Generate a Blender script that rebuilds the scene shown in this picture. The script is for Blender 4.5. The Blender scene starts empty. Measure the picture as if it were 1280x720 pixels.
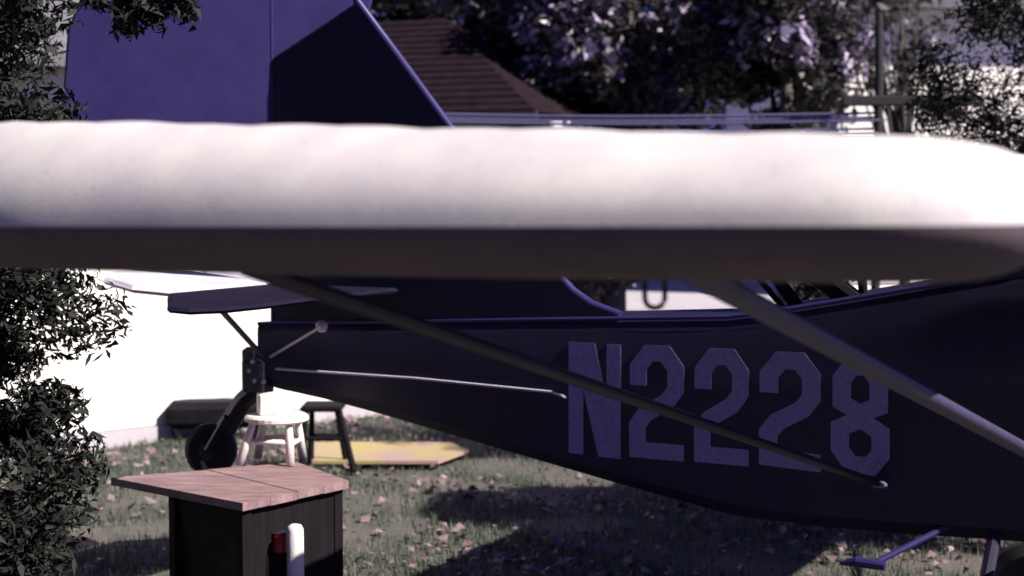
import bpy, math, random
import numpy as np
from mathutils import Vector, Matrix

R = math.radians
sc = bpy.context.scene
col = sc.collection

# ------------------------------------------------------------------ camera
F = 2000.0                       # focal length in pixels of the 1280 px wide photograph
CAMH = 1.87
PITCH = math.atan(126 / F)
cam = bpy.data.cameras.new('camera')
cam.sensor_width = 36.0
cam.lens = 36.0 * F / 1280.0
cam.clip_start = 0.05
cam.clip_end = 2000.0
cam.dof.use_dof = True
cam.dof.focus_distance = 5.0
cam.dof.aperture_fstop = (cam.lens / 1000.0) / 0.0175
camo = bpy.data.objects.new('camera', cam)
camo.location = (0, 0, CAMH)
camo.rotation_euler = (R(90) - PITCH, 0, 0)
col.objects.link(camo)
sc.camera = camo

# ------------------------------------------------------------------ sky, sun, exposure
SUN_AZ, SUN_EL = 27.0, 42.0      # degrees from +X towards the camera side, and above the horizon
sd = Vector((math.cos(R(SUN_AZ)) * math.cos(R(SUN_EL)), -math.sin(R(SUN_AZ)) * math.cos(R(SUN_EL)), math.sin(R(SUN_EL))))
w = bpy.data.worlds.new('World')
sc.world = w
w.use_nodes = True
nt = w.node_tree
bg = nt.nodes['Background']
sky = nt.nodes.new('ShaderNodeTexSky')
sky.sky_type = 'NISHITA'
sky.sun_disc = False
sky.sun_elevation = R(SUN_EL)
sky.sun_rotation = R(90 + SUN_AZ)
sky.ozone_density = 6.0
sky.air_density = 0.45
sky.dust_density = 0.3
sky.altitude = 800
tint = nt.nodes.new('ShaderNodeMix')
tint.data_type = 'RGBA'
tint.blend_type = 'MULTIPLY'
tint.inputs[0].default_value = 1.0
tint.inputs[7].default_value = (1.0, 0.68, 1.5, 1)
nt.links.new(sky.outputs[0], tint.inputs[6])
nt.links.new(tint.outputs[2], bg.inputs[0])
bg.inputs[1].default_value = 0.05
sun = bpy.data.lights.new('sun', 'SUN')
sun.energy = 5.0
sun.angle = R(0.5)
sun.color = (1.0, 0.93, 0.86)
suno = bpy.data.objects.new('sun', sun)
suno.rotation_euler = (-sd).to_track_quat('-Z', 'Y').to_euler()
suno.location = sd * 30
col.objects.link(suno)
sc.view_settings.view_transform = 'Standard'
sc.view_settings.look = 'None'
sc.view_settings.exposure = 0.95
sc.view_settings.gamma = 1.0

random.seed(7)
rng = np.random.default_rng(7)

# ------------------------------------------------------------------ pixel to place
FW = Vector((0, math.cos(PITCH), -math.sin(PITCH)))
UP = Vector((0, math.sin(PITCH), math.cos(PITCH)))


def ray(px, py):
    return Vector((1, 0, 0)) * ((px - 640) / F) + UP * ((360 - py) / F) + FW


def at(px, py, Y):
    d = ray(px, py)
    return Vector((0, 0, CAMH)) + d * (Y / d.y)


def atz(px, py, z=0.0):
    d = ray(px, py)
    return Vector((0, 0, CAMH)) + d * ((z - CAMH) / d.z)


# the airplane's own frame: x to the nose, -y towards the camera side, z up
YAW = R(28)
A0 = Vector((0.78, 6.0, 0))
PM = Matrix.Translation(A0) @ Matrix.Rotation(-YAW, 4, 'Z')
PMI = PM.inverted()


def onside(px, py, s=0.0):
    """pixel -> local point on the plane y = -s of the airplane"""
    o = PMI @ Vector((0, 0, CAMH))
    d = PMI.to_3x3() @ ray(px, py)
    k = (-s - o.y) / d.y
    return o + d * k


# ------------------------------------------------------------------ materials
MATS = {}


def mat(name, c, rough=0.6, c2=None, scale=8.0, bump=0.0, bscale=40.0, spec=0.5, metal=0.0, detail=4, contrast=(0.35, 0.65), coat=0.0, transl=0.0, stretch=None, grain=0.0):
    m = bpy.data.materials.new(name)
    m.use_nodes = True
    t = m.node_tree
    b = t.nodes['Principled BSDF']
    b.inputs['Roughness'].default_value = rough
    b.inputs['Metallic'].default_value = metal
    b.inputs['Specular IOR Level'].default_value = spec
    b.inputs['Coat Weight'].default_value = coat
    b.inputs['Base Color'].default_value = (*c, 1)
    tc = t.nodes.new('ShaderNodeTexCoord')
    src = tc.outputs['Object']
    if stretch:
        mp = t.nodes.new('ShaderNodeMapping')
        mp.inputs['Scale'].default_value = stretch
        t.links.new(src, mp.inputs['Vector'])
        src = mp.outputs[0]
    cur = None
    if c2 is not None:
        n = t.nodes.new('ShaderNodeTexNoise')
        n.inputs['Scale'].default_value = scale
        n.inputs['Detail'].default_value = detail
        n.inputs['Roughness'].default_value = 0.65
        t.links.new(src, n.inputs['Vector'])
        r = t.nodes.new('ShaderNodeValToRGB')
        r.color_ramp.elements[0].position = contrast[0]
        r.color_ramp.elements[1].position = contrast[1]
        r.color_ramp.elements[0].color = (*c, 1)
        r.color_ramp.elements[1].color = (*c2, 1)
        t.links.new(n.outputs['Fac'], r.inputs[0])
        cur = r.outputs[0]
        if grain:
            n3 = t.nodes.new('ShaderNodeTexNoise')
            n3.inputs['Scale'].default_value = bscale * 2
            n3.inputs['Detail'].default_value = 2
            t.links.new(src, n3.inputs['Vector'])
            mr = t.nodes.new('ShaderNodeMapRange')
            mr.inputs[1].default_value = 0.3
            mr.inputs[2].default_value = 0.7
            mr.inputs[3].default_value = 1 - grain
            mr.inputs[4].default_value = 1 + grain * 0.3
            t.links.new(n3.outputs['Fac'], mr.inputs[0])
            mx = t.nodes.new('ShaderNodeMix')
            mx.data_type = 'RGBA'
            mx.blend_type = 'MULTIPLY'
            mx.inputs[0].default_value = 1
            t.links.new(cur, mx.inputs[6])
            t.links.new(mr.outputs[0], mx.inputs[7])
            cur = mx.outputs[2]
        t.links.new(cur, b.inputs['Base Color'])
    if bump:
        n2 = t.nodes.new('ShaderNodeTexNoise')
        n2.inputs['Scale'].default_value = bscale
        n2.inputs['Detail'].default_value = 3
        t.links.new(src, n2.inputs['Vector'])
        bp = t.nodes.new('ShaderNodeBump')
        bp.inputs['Strength'].default_value = bump
        bp.inputs['Distance'].default_value = 0.01
        t.links.new(n2.outputs['Fac'], bp.inputs['Height'])
        t.links.new(bp.outputs[0], b.inputs['Normal'])
    if transl:
        tr = t.nodes.new('ShaderNodeBsdfTranslucent')
        ad = t.nodes.new('ShaderNodeMixShader')
        ad.inputs[0].default_value = transl
        if cur:
            t.links.new(cur, tr.inputs['Color'])
        else:
            tr.inputs['Color'].default_value = (*c, 1)
        t.links.new(b.outputs[0], ad.inputs[1])
        t.links.new(tr.outputs[0], ad.inputs[2])
        t.links.new(ad.outputs[0], t.nodes['Material Output'].inputs['Surface'])
    MATS[name] = m
    return m


def specks(m, scale, thr, amount):
    """sparse dirt specks multiplied onto the paint's own colour"""
    t = m.node_tree
    b = t.nodes['Principled BSDF']
    src = b.inputs['Base Color'].links[0].from_socket
    v = t.nodes.new('ShaderNodeTexVoronoi')
    v.inputs['Scale'].default_value = scale
    tc = t.nodes.new('ShaderNodeTexCoord')
    t.links.new(tc.outputs['Object'], v.inputs['Vector'])
    mr = t.nodes.new('ShaderNodeMapRange')
    mr.inputs[1].default_value = thr * .6
    mr.inputs[2].default_value = thr
    mr.inputs[3].default_value = 1 - amount
    mr.inputs[4].default_value = 1.0
    t.links.new(v.outputs['Distance'], mr.inputs[0])
    mx = t.nodes.new('ShaderNodeMix')
    mx.data_type = 'RGBA'
    mx.blend_type = 'MULTIPLY'
    mx.inputs[0].default_value = 1
    t.links.new(src, mx.inputs[6])
    t.links.new(mr.outputs[0], mx.inputs[7])
    t.links.new(mx.outputs[2], b.inputs['Base Color'])


M = {}
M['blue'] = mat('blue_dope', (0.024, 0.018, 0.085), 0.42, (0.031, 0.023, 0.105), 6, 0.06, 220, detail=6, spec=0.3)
M['blue_shaded'] = mat('shaded_blue_dope', (0.012, 0.0095, 0.026), 0.42, (0.016, 0.0125, 0.034), 6, 0.05, 200, spec=0.3)  # shaded copy of blue_dope, shade in the colour; sunlit parts stay lighter
M['under'] = mat('underside_shade_dope', (0.085, 0.066, 0.084), 0.7, (0.115, 0.086, 0.094), 5, 0.15, 120, detail=8, spec=0.2)  # shade on the lower wing painted in as a dark dope
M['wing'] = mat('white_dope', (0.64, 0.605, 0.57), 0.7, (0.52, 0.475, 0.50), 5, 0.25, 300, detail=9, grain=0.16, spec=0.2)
specks(M['wing'], 26, 0.09, 0.35)
M['number'] = mat('number_paint', (0.26, 0.215, 0.44), 0.6, (0.19, 0.155, 0.33), 60, 0.1, 300, grain=0.25)
M['silver'] = mat('silver_dope', (0.66, 0.62, 0.70), 0.5, (0.5, 0.46, 0.56), 9, 0.1, 150)
M['strut'] = mat('strut_paint', (0.060, 0.052, 0.105), 0.45, (0.045, 0.038, 0.078), 30, 0.1, 200, spec=0.4)
M['fitting'] = mat('strut_fitting_paint', (0.20, 0.18, 0.30), 0.5, (0.14, 0.12, 0.22), 30)
M['blue_shaded_flat'] = mat('flat_shaded_blue_dope', (0.010, 0.008, 0.020), 0.85, (0.014, 0.011, 0.026), 6, 0.05, 200, spec=0.05)  # darkest copy of the blue dope, so the stabilizer top looks unlit
M['steel'] = mat('dark_steel', (0.06, 0.055, 0.07), 0.4, (0.03, 0.028, 0.035), 30, 0.1, 150, metal=0.6)
M['cable'] = mat('steel_cable', (0.55, 0.52, 0.62), 0.4, (0.4, 0.38, 0.48), 60)
M['rubber'] = mat('black_rubber', (0.015, 0.014, 0.016), 0.75, (0.025, 0.022, 0.025), 30, 0.2, 90)
M['black'] = mat('black_paint', (0.006, 0.005, 0.008), 0.7, (0.010, 0.009, 0.012), 14, 0.15, 80, spec=0.1)
M['clap'] = mat('white_house_paint', (0.80, 0.77, 0.72), 0.65, (0.70, 0.66, 0.60), 5, 0.1, 60, detail=6)
M['glass'] = mat('window_glass', (0.02, 0.02, 0.03), 0.08, spec=0.8)
M['shingle'] = mat('brown_shingle', (0.009, 0.0055, 0.008), 0.9, (0.020, 0.0115, 0.0155), 7, 0.5, 50, detail=8, spec=0.08)
M['grey_shingle'] = mat('grey_shingle', (0.09, 0.085, 0.10), 0.9, (0.15, 0.14, 0.16), 8, 0.5, 60)
M['tabletop'] = mat('pinkish_board', (0.34, 0.225, 0.225), 0.65, (0.18, 0.112, 0.122), 5, 0.3, 60, detail=9, stretch=(1, 3.5, 1), grain=0.3, spec=0.2)
M['stoolwhite'] = mat('chalky_white_paint', (0.74, 0.68, 0.64), 0.6, (0.62, 0.54, 0.52), 12, 0.2, 60)
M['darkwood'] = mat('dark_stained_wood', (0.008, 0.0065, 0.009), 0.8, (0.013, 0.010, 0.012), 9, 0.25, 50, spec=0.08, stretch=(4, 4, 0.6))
M['red'] = mat('red_paint', (0.45, 0.02, 0.025), 0.4, (0.35, 0.015, 0.02), 10)
M['ply'] = mat('weathered_plywood', (0.32, 0.215, 0.19), 0.8, (0.33, 0.27, 0.11), 2.2, 0.2, 50, contrast=(0.42, 0.58))
M['bark'] = mat('bark', (0.05, 0.04, 0.038), 0.9, (0.09, 0.075, 0.07), 14, 0.8, 26, stretch=(3, 3, 0.6))
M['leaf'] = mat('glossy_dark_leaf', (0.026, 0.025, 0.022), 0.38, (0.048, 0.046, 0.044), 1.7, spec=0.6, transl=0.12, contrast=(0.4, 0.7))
M['leafglint'] = mat('painted_leaf_glint', (0.26, 0.21, 0.32), 0.4, (0.46, 0.38, 0.54), 2.0, spec=0.6, transl=0.15)  # sun glints on the foliage, painted as pale lavender leaves
M['leafrust'] = mat('rusty_leaf', (0.20, 0.11, 0.085), 0.5, (0.28, 0.17, 0.14), 2.0, transl=0.15)
M['needle'] = mat('dark_needle', (0.012, 0.014, 0.012), 0.7, (0.020, 0.023, 0.018), 3.0, spec=0.2)
M['grass'] = mat('grass_blade', (0.072, 0.100, 0.070), 0.6, (0.14, 0.148, 0.120), 1.4, detail=7, transl=0.2, spec=0.25)
M['litter'] = mat('fallen_leaf', (0.30, 0.215, 0.22), 0.7, (0.12, 0.075, 0.08), 3.0, detail=5)
M['soil'] = mat('lawn_soil', (0.050, 0.060, 0.044), 0.95, (0.105, 0.084, 0.080), 1.6, 0.6, 30, detail=10)
M['drive'] = mat('pale_concrete', (0.46, 0.42, 0.44), 0.85, (0.36, 0.33, 0.36), 1.5, 0.3, 25, detail=9)
M['kerb'] = mat('whitewashed_kerb', (0.74, 0.70, 0.70), 0.8, (0.62, 0.58, 0.60), 3, 0.3, 30)
M['pole'] = mat('weathered_pole', (0.022, 0.019, 0.025), 0.85, (0.012, 0.010, 0.014), 20, 0.4, 40, stretch=(3, 3, .5))
M['wire'] = mat('blue_grey_wire', (0.14, 0.13, 0.26), 0.5)
M['cloth'] = mat('white_cotton', (0.78, 0.76, 0.78), 0.8, (0.68, 0.66, 0.70), 12)
M['rope'] = mat('dark_rope', (0.05, 0.042, 0.045), 0.9, (0.08, 0.07, 0.07), 90, 0.5, 200)


# ------------------------------------------------------------------ mesh helpers
class MB:
    def __init__(self):
        self.v = []
        self.f = []

    def add(self, verts, faces):
        o = len(self.v)
        self.v += [tuple(p) for p in verts]
        self.f += [tuple(i + o for i in q) for q in faces]
        return self

    def box(self, c, size, rot=None, bevel=0.0):
        hx, hy, hz = size[0] / 2, size[1] / 2, size[2] / 2
        c = Vector(c)
        if bevel <= 0:
            vs = [Vector((x, y, z)) for x in (-hx, hx) for y in (-hy, hy) for z in (-hz, hz)]
            fs = [(0, 1, 3, 2), (4, 6, 7, 5), (0, 4, 5, 1), (2, 3, 7, 6), (0, 2, 6, 4), (1, 5, 7, 3)]
        else:
            b = bevel
            ring = []
            prof = [(hx - b, hy), (hx, hy - b), (hx, -hy + b), (hx - b, -hy), (-hx + b, -hy), (-hx, -hy + b), (-hx, hy - b), (-hx + b, hy)]
            lv = [(-hz, b), (-hz + b, 0), (hz - b, 0), (hz, b)]
            vs = []
            for z, ins in lv:
                for x, y in prof:
                    sx = x - math.copysign(min(ins, abs(x)), x)
                    sy = y - math.copysign(min(ins, abs(y)), y)
                    vs.append(Vector((sx, sy, z)))
            fs = []
            for l in range(3):
                for k in range(8):
                    a, d = l * 8 + k, l * 8 + (k + 1) % 8
                    fs.append((a, a + 8, d + 8, d))
            fs.append(tuple(range(0, 8)))
            fs.append(tuple(range(31, 23, -1)))
        if rot is not None:
            vs = [rot @ q for q in vs]
        return self.add([q + c for q in vs], fs)

    def tube(self, pts, rad, n=10, flat=1.0, cap=True, flatdir=None):
        pts = [Vector(p) for p in pts]
        rads = rad if isinstance(rad, (list, tuple)) else [rad] * len(pts)
        vs, fs = [], []
        for i, p in enumerate(pts):
            d = (pts[min(i + 1, len(pts) - 1)] - pts[max(i - 1, 0)]).normalized()
            a = Vector(flatdir) if flatdir is not None else (Vector((0, 0, 1)) if abs(d.z) < 0.9 else Vector((1, 0, 0)))
            x = (a - d * a.dot(d)).normalized()
            y = d.cross(x)
            for k in range(n):
                t = 2 * math.pi * k / n
                vs.append(p + x * math.cos(t) * rads[i] + y * math.sin(t) * rads[i] * flat)
        for i in range(len(pts) - 1):
            for k in range(n):
                a, b2 = i * n + k, i * n + (k + 1) % n
                fs.append((a, b2, b2 + n, a + n))
        if cap:
            fs.append(tuple(range(n - 1, -1, -1)))
            fs.append(tuple(range((len(pts) - 1) * n, len(pts) * n)))
        return self.add(vs, fs)

    def lathe(self, prof, c, axis=(0, 0, 1), n=20):
        ax = Vector(axis).normalized()
        a = Vector((1, 0, 0)) if abs(ax.x) < 0.9 else Vector((0, 1, 0))
        x = (a - ax * a.dot(ax)).normalized()
        y = ax.cross(x)
        c = Vector(c)
        vs, fs = [], []
        for r, h in prof:
            for k in range(n):
                t = 2 * math.pi * k / n
                vs.append(c + ax * h + (x * math.cos(t) + y * math.sin(t)) * r)
        for i in range(len(prof) - 1):
            for k in range(n):
                a1, b1 = i * n + k, i * n + (k + 1) % n
                fs.append((a1, b1, b1 + n, a1 + n))
        fs.append(tuple(range(n - 1, -1, -1)))
        fs.append(tuple(range((len(prof) - 1) * n, len(prof) * n)))
        return self.add(vs, fs)

    def prism(self, poly, off):
        """poly: 3-D points of one flat outline, off: extrusion vector"""
        n = len(poly)
        P = [Vector(p) for p in poly]
        off = Vector(off)
        vs = P + [p + off for p in P]
        fs = [tuple(range(n - 1, -1, -1)), tuple(range(n, 2 * n))]
        for k in range(n):
            fs.append((k, (k + 1) % n, (k + 1) % n + n, k + n))
        return self.add(vs, fs)

    def build(self, name, m, parent=None, smooth=False, recalc=True):
        me = bpy.data.meshes.new(name)
        me.from_pydata(self.v, [], self.f)
        me.materials.append(m)
        if recalc:
            import bmesh
            bm = bmesh.new()
            bm.from_mesh(me)
            bmesh.ops.recalc_face_normals(bm, faces=bm.faces)
            bm.to_mesh(me)
            bm.free()
        if smooth:
            for p in me.polygons:
                p.use_smooth = True
        me.update()
        o = bpy.data.objects.new(name, me)
        col.objects.link(o)
        if parent is not None:
            o.parent = parent
        return o


def smooth_by_angle(o, deg=35):
    import bmesh
    me = o.data
    for p in me.polygons:
        p.use_smooth = True
    bm = bmesh.new()
    bm.from_mesh(me)
    for e in bm.edges:
        if len(e.link_faces) == 2 and e.calc_face_angle(0) > R(deg):
            e.smooth = False
    bm.to_mesh(me)
    bm.free()


def tag(o, label=None, cat=None, group=None, kind=None):
    if label:
        o['label'] = label
    if cat:
        o['category'] = cat
    if group:
        o['group'] = group
    if kind:
        o['kind'] = kind
    return o


def thing(name, loc, label, cat, group=None, rz=0.0):
    o = bpy.data.objects.new(name, None)
    o.empty_display_size = 0.2
    col.objects.link(o)
    o.location = loc
    o.rotation_euler = (0, 0, rz)
    return tag(o, label, cat, group)


# ------------------------------------------------------------------ ground
def ground():
    mb = MB()
    xs = np.concatenate([np.linspace(-400, -12, 10), np.linspace(-10, 10, 41), np.linspace(12, 400, 10)])
    ys = np.concatenate([np.linspace(-200, 2, 6), np.linspace(3, 20, 35), np.linspace(22, 900, 14)])
    vs = []
    for y in ys:
        for x in xs:
            z = 0.0
            if 3 < y < 20 and abs(x) < 10:
                z = 0.012 * math.sin(x * 1.9 + 1.3 * math.sin(y * 1.1)) + 0.01 * math.sin(y * 2.3 + x)
            vs.append((x, y, z))
    nx = len(xs)
    fs = [(j * nx + i, j * nx + i + 1, (j + 1) * nx + i + 1, (j + 1) * nx + i) for j in range(len(ys) - 1) for i in range(nx - 1)]
    mb.add(vs, fs)
    o = mb.build('ground', M['soil'], smooth=True)
    tag(o, kind='structure')
    # paved yard beyond the lawn, with a whitewashed kerb
    mb = MB()
    mb.box((8, 28.0, 0.015), (60, 11, 0.07))
    tag(mb.build('driveway', M['drive']), kind='structure')
    mb = MB()
    mb.box((8, 33.8, 0.09), (60, 0.5, 0.26), bevel=0.03)
    tag(mb.build('kerb', M['kerb']), kind='structure')


ground()


def scatter_tris(name, pts, size, m, up=0.5, kind='blade', parent=None, asp=(0.35, 0.6)):
    """many small leaf or blade faces as one mesh"""
    n = len(pts)
    th = rng.uniform(0, 2 * math.pi, n)
    if kind == 'blade':
        lean = rng.uniform(0.0, 0.6, n)
        d = np.stack([np.cos(th), np.sin(th), np.zeros(n)], 1)
        sdw = np.stack([-np.sin(th), np.cos(th), np.zeros(n)], 1)
        h = size * rng.uniform(0.5, 1.3, n)
        wd = 0.0035 * rng.uniform(0.7, 1.6, n)
        a = pts - sdw * wd[:, None]
        b = pts + sdw * wd[:, None]
        c = pts + d * (h * lean)[:, None]
        c[:, 2] += h * np.sqrt(1 - 0.6 * lean ** 2)
        v = np.stack([a, b, c], 1).reshape(-1, 3)
        f = np.arange(n * 3).reshape(-1, 3)
        k = 3
    else:
        nrm = rng.normal(size=(n, 3))
        nrm[:, 2] = np.abs(nrm[:, 2]) * 1.0 + up
        nrm /= np.linalg.norm(nrm, axis=1)[:, None]
        r = rng.normal(size=(n, 3))
        x = r - nrm * (r * nrm).sum(1)[:, None]
        x /= np.linalg.norm(x, axis=1)[:, None]
        y = np.cross(nrm, x)
        L = size * np.exp(rng.normal(-0.12, 0.33, n)).clip(.35, 1.9)
        W = L * rng.uniform(*asp, n)
        fold = nrm * (L * rng.uniform(-0.2, 0.4, n))[:, None]
        a = pts - x * (L / 2)[:, None]
        b = pts + y * (W / 2)[:, None] + fold
        c = pts + x * (L / 2)[:, None]
        e = pts - y * (W / 2)[:, None] + fold
        v = np.stack([a, b, c, e], 1).reshape(-1, 3)
        f = np.arange(n * 4).reshape(-1, 4)
        k = 4
    me = bpy.data.meshes.new(name)
    me.vertices.add(len(v))
    me.vertices.foreach_set('co', v.astype(np.float32).ravel())
    me.loops.add(n * k)
    me.loops.foreach_set('vertex_index', f.astype(np.int32).ravel())
    me.polygons.add(n)
    me.polygons.foreach_set('loop_start', np.arange(0, n * k, k, dtype=np.int32))
    me.polygons.foreach_set('loop_total', np.full(n, k, dtype=np.int32))
    me.update(calc_edges=True)
    me.materials.append(m)
    o = bpy.data.objects.new(name, me)
    col.objects.link(o)
    if parent is not None:
        o.parent = parent
    return o


def gz(x, y):
    return 0.012 * np.sin(x * 1.9 + 1.3 * np.sin(y * 1.1)) + 0.01 * np.sin(y * 2.3 + x)


def field(n, x0, x1, y0, y1, clump=None):
    y = y0 + (y1 - y0) * rng.random(n) ** 1.15
    x = x0 + (x1 - x0) * rng.random(n)
    if clump:
        keep = (np.sin(x * clump + 2 * np.sin(y * clump * .8)) * np.sin(y * clump * 1.3 + 1.7 * np.sin(x * clump * .6)) + rng.normal(0, 0.55, n)) > clump_bias
        x, y = x[keep], y[keep]
    return np.stack([x, y, gz(x, y)], 1)


clump_bias = -0.15
tag(scatter_tris('grass', field(260000, -4.5, 5.5, 5.5, 17.0, 3.1), 0.055, M['grass']), 'short dull green lawn under the parked airplane', 'grass', kind='stuff')
clump_bias = 0.35
lp = field(24000, -4.5, 5.5, 5.5, 17.0, 1.7)
lp[:, 2] += 0.02 + 0.02 * rng.random(len(lp))
tag(scatter_tris('leaf_litter', lp, 0.06, M['litter'], up=1.6, kind='leaf', asp=(0.5, 0.85)), 'pinkish fallen leaves strewn over the lawn', 'leaves', kind='stuff')


# ------------------------------------------------------------------ the airplane
plane = thing('airplane', A0, 'dark blue high wing airplane with white wing, tail propped up on table and stool', 'airplane', rz=-YAW)


def part(mb, name, m, parent=plane, smooth=None, label=None):
    o = mb.build(name, m, parent)
    if smooth:
        smooth_by_angle(o, smooth)
    if label:
        o['label'] = label
    return o


# fuselage: stations read off the side view (pixel column, top row, bottom row)
ST = [(322, 405, 480), (345, 404, 487), (400, 404, 500), (460, 403, 517), (600, 401, 558), (760, 399, 605), (905, 397, 645), (960, 391, 654), (1040, 378, 663), (1150, 359, 672), (1270, 338, 680)]


def wid(t):
    return float(np.interp(t, [-2.2, -1.0, 0.2, 1.2, 1.9, 2.5], [0.07, 0.26, 0.46, 0.56, 0.56, 0.42]))


stations = []
for px, yt, yb in ST:
    a, b = onside(px, yt), onside(px, yb)
    stations.append(((a.x + b.x) / 2, a.z, b.z))
zl = stations[-1]
stations += [(1.45, zl[1] - 0.05, zl[2] - 0.01), (1.75, zl[1] - 0.17, zl[2] + 0.0), (2.15, zl[1] - 0.23, zl[2] + 0.04), (2.5, zl[1] - 0.3, zl[2] + 0.16)]


def fus_section(t, zt, zb):
    ww = wid(t)
    h = zt - zb
    r = min(0.05, h * 0.2, ww * 0.3)
    crown = min(0.022, ww * 0.06)
    pts = [(0, zb + r), (0, zb + h * .5), (0, zt - r), (-0.3 * r, zt - .3 * r), (-r, zt), (-ww / 2, zt + crown), (-ww + r, zt), (-ww + .3 * r, zt - .3 * r), (-ww, zt - r), (-ww, zb + h * .5), (-ww, zb + r), (-ww + r, zb), (-r, zb)]
    return [Vector((t, -s, z)) for s, z in pts]


mb = MB()
vs, fs = [], []
for s_ in stations:
    vs += fus_section(*s_)
n = 13
for i in range(len(stations) - 1):
    for k in range(n):
        a, b = i * n + k, i * n + (k + 1) % n
        fs.append((a, b, b + n, a + n))
fs.append(tuple(range(n - 1, -1, -1)))
fs.append(tuple(range((len(stations) - 1) * n, len(stations) * n)))
mb.add(vs, fs)
part(mb, 'fuselage', M['blue_shaded'], smooth=30)
mb = MB()
mb.tube([(t, 0.3 * min(0.05, (zt - zb) * .2, wid(t) * .3), zt + 0.001) for t, zt, zb in stations[:11]], 0.0085, 8)  # lighter blue tube painting in the sunlit line along the deck edge
part(mb, 'top_edge_highlight', M['blue'], smooth=60)

# cabin sides under the wing root (ahead of the picture's right edge mostly)
mb = MB()
ct = [(0.86, 1.50), (1.02, 1.74), (1.72, 1.74), (2.0, 1.40)]
for s0 in (-0.012, -0.53):
    mb.prism([(ct[0][0], -s0, ct[0][1] - .05), (ct[1][0], -s0, ct[1][1]), (ct[2][0], -s0, ct[2][1]), (ct[3][0], -s0, ct[3][1] - .06)], (0, 0.02, 0))
part(mb, 'cabin_side', M['blue_shaded'])
mb = MB()
mb.prism([(1.76, 0.04, 1.72), (2.05, 0.04, 1.37), (2.05, .5, 1.37), (1.76, 0.5, 1.72)], (0.008, 0, 0.008))
part(mb, 'windshield', M['glass'])
mb = MB()
mb.lathe([(0.05, 0.0), (0.13, 0.03), (0.17, 0.12), (0.19, 0.3)], (2.86, 0.28, 1.12), axis=(-1, 0, 0), n=20)
part(mb, 'cowling', M['blue'], smooth=40)
mb = MB()
for sgn in (-1, 1):
    mb.tube([(2.9, 0.28, 1.12), (2.9, 0.28 + .25 * sgn, 1.12 + .08 * sgn), (2.9, 0.28 + .85 * sgn, 1.12 + .28 * sgn)], [.03, .06, .02], 8, flat=0.3)
part(mb, 'propeller', M['darkwood'])


# vertical tail
SF = -0.035                      # centre plane of the tail


def F_(px, py, s=SF):
    p = onside(px, py, s)
    return (p.x, p.z)


def plate(poly, s0, thick, name, m, label=None):
    """flat tail surface with a thinner rim so that the edges read as rounded"""
    c = Vector((sum(p[0] for p in poly) / len(poly), 0, sum(p[1] for p in poly) / len(poly)))
    mb = MB()
    n = len(poly)
    vs = []
    for off, sh in ((-thick / 2, 0.0), (-thick / 6, -0.012), (thick / 6, -0.012), (thick / 2, 0.0)):
        for p in poly:
            q = Vector((p[0], 0, p[1]))
            d = (q - c)
            q = q + d.normalized() * (-sh - 0.012)
            vs.append((q.x, -s0 + off, q.z))
    fs = [tuple(range(n)), tuple(range(4 * n - 1, 3 * n - 1, -1))]
    for l in range(3):
        for k in range(n):
            a, b = l * n + k, l * n + (k + 1) % n
            fs.append((a, b, b + n, a + n))
    mb.add(vs, fs)
    return mb


HX = F_(340, 70)[0]
le = [(447, 3), (500, 74), (560, 156), (640, 264), (700, 346), (716, 364), (740, 381), (775, 394)]
finpoly = [F_(*p) for p in le] + [F_(775, 404), F_(345, 408), F_(343, 72)]
o = part(plate(finpoly, SF, 0.036, 'fin', M['blue_shaded']), 'fin', M['blue_shaded'])
mb = MB()
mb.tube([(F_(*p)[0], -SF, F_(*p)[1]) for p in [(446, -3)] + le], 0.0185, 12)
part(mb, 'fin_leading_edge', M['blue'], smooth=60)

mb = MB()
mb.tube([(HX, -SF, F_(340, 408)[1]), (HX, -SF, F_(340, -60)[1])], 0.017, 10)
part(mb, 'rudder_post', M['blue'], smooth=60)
# rudder with a horn balance over the slanted fin top, swung towards the camera
hinge = Vector((HX, -SF, 0))
DEFL = R(36)


def rud(p):
    return Vector((p[0], -SF, p[1]))


rz0 = F_(340, 335)[1]
rt = HX - 0.002
rp = [(rt + .0, rz0), (rt, F_(340, 66)[1]), (rt, F_(340, -60)[1]), (rt - .12, F_(340, -88)[1]), (rt - .34, F_(340, -90)[1]), (rt - .58, F_(340, -75)[1]), (rt - .76, F_(340, -30)[1]), (rt - .86, F_(340, 40)[1]), (rt - .89, F_(340, 140)[1]), (rt - .85, F_(340, 230)[1]), (rt - .68, F_(340, 300)[1]), (rt - .4, rz0)]
mbr = plate(rp, 0.0, 0.034, 'rudder', M['blue'])
Rm = Matrix.Translation(Vector((rt, -SF, 0))) @ Matrix.Rotation(DEFL, 4, 'Z') @ Matrix.Translation(Vector((-rt, 0, 0)))
mbr.v = [tuple(Rm @ Vector(p)) for p in mbr.v]
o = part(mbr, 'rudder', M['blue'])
# horn balance ahead of the hinge
hp = [(rt, F_(343, 65)[1] - .04), (F_(440, 0)[0], F_(440, 0)[1] - .045), (F_(447, -22)[0], F_(447, -22)[1]), (F_(430, -50)[0], F_(430, -50)[1]), (F_(390, -62)[0], F_(390, -62)[1]), (rt, F_(340, -60)[1])]
mbh = plate(hp, 0.0, 0.034, 'horn_balance', M['blue'])
mbh.v = [tuple(Rm @ Vector(p)) for p in mbh.v]
part(mbh, 'horn_balance', M['blue'])


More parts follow.
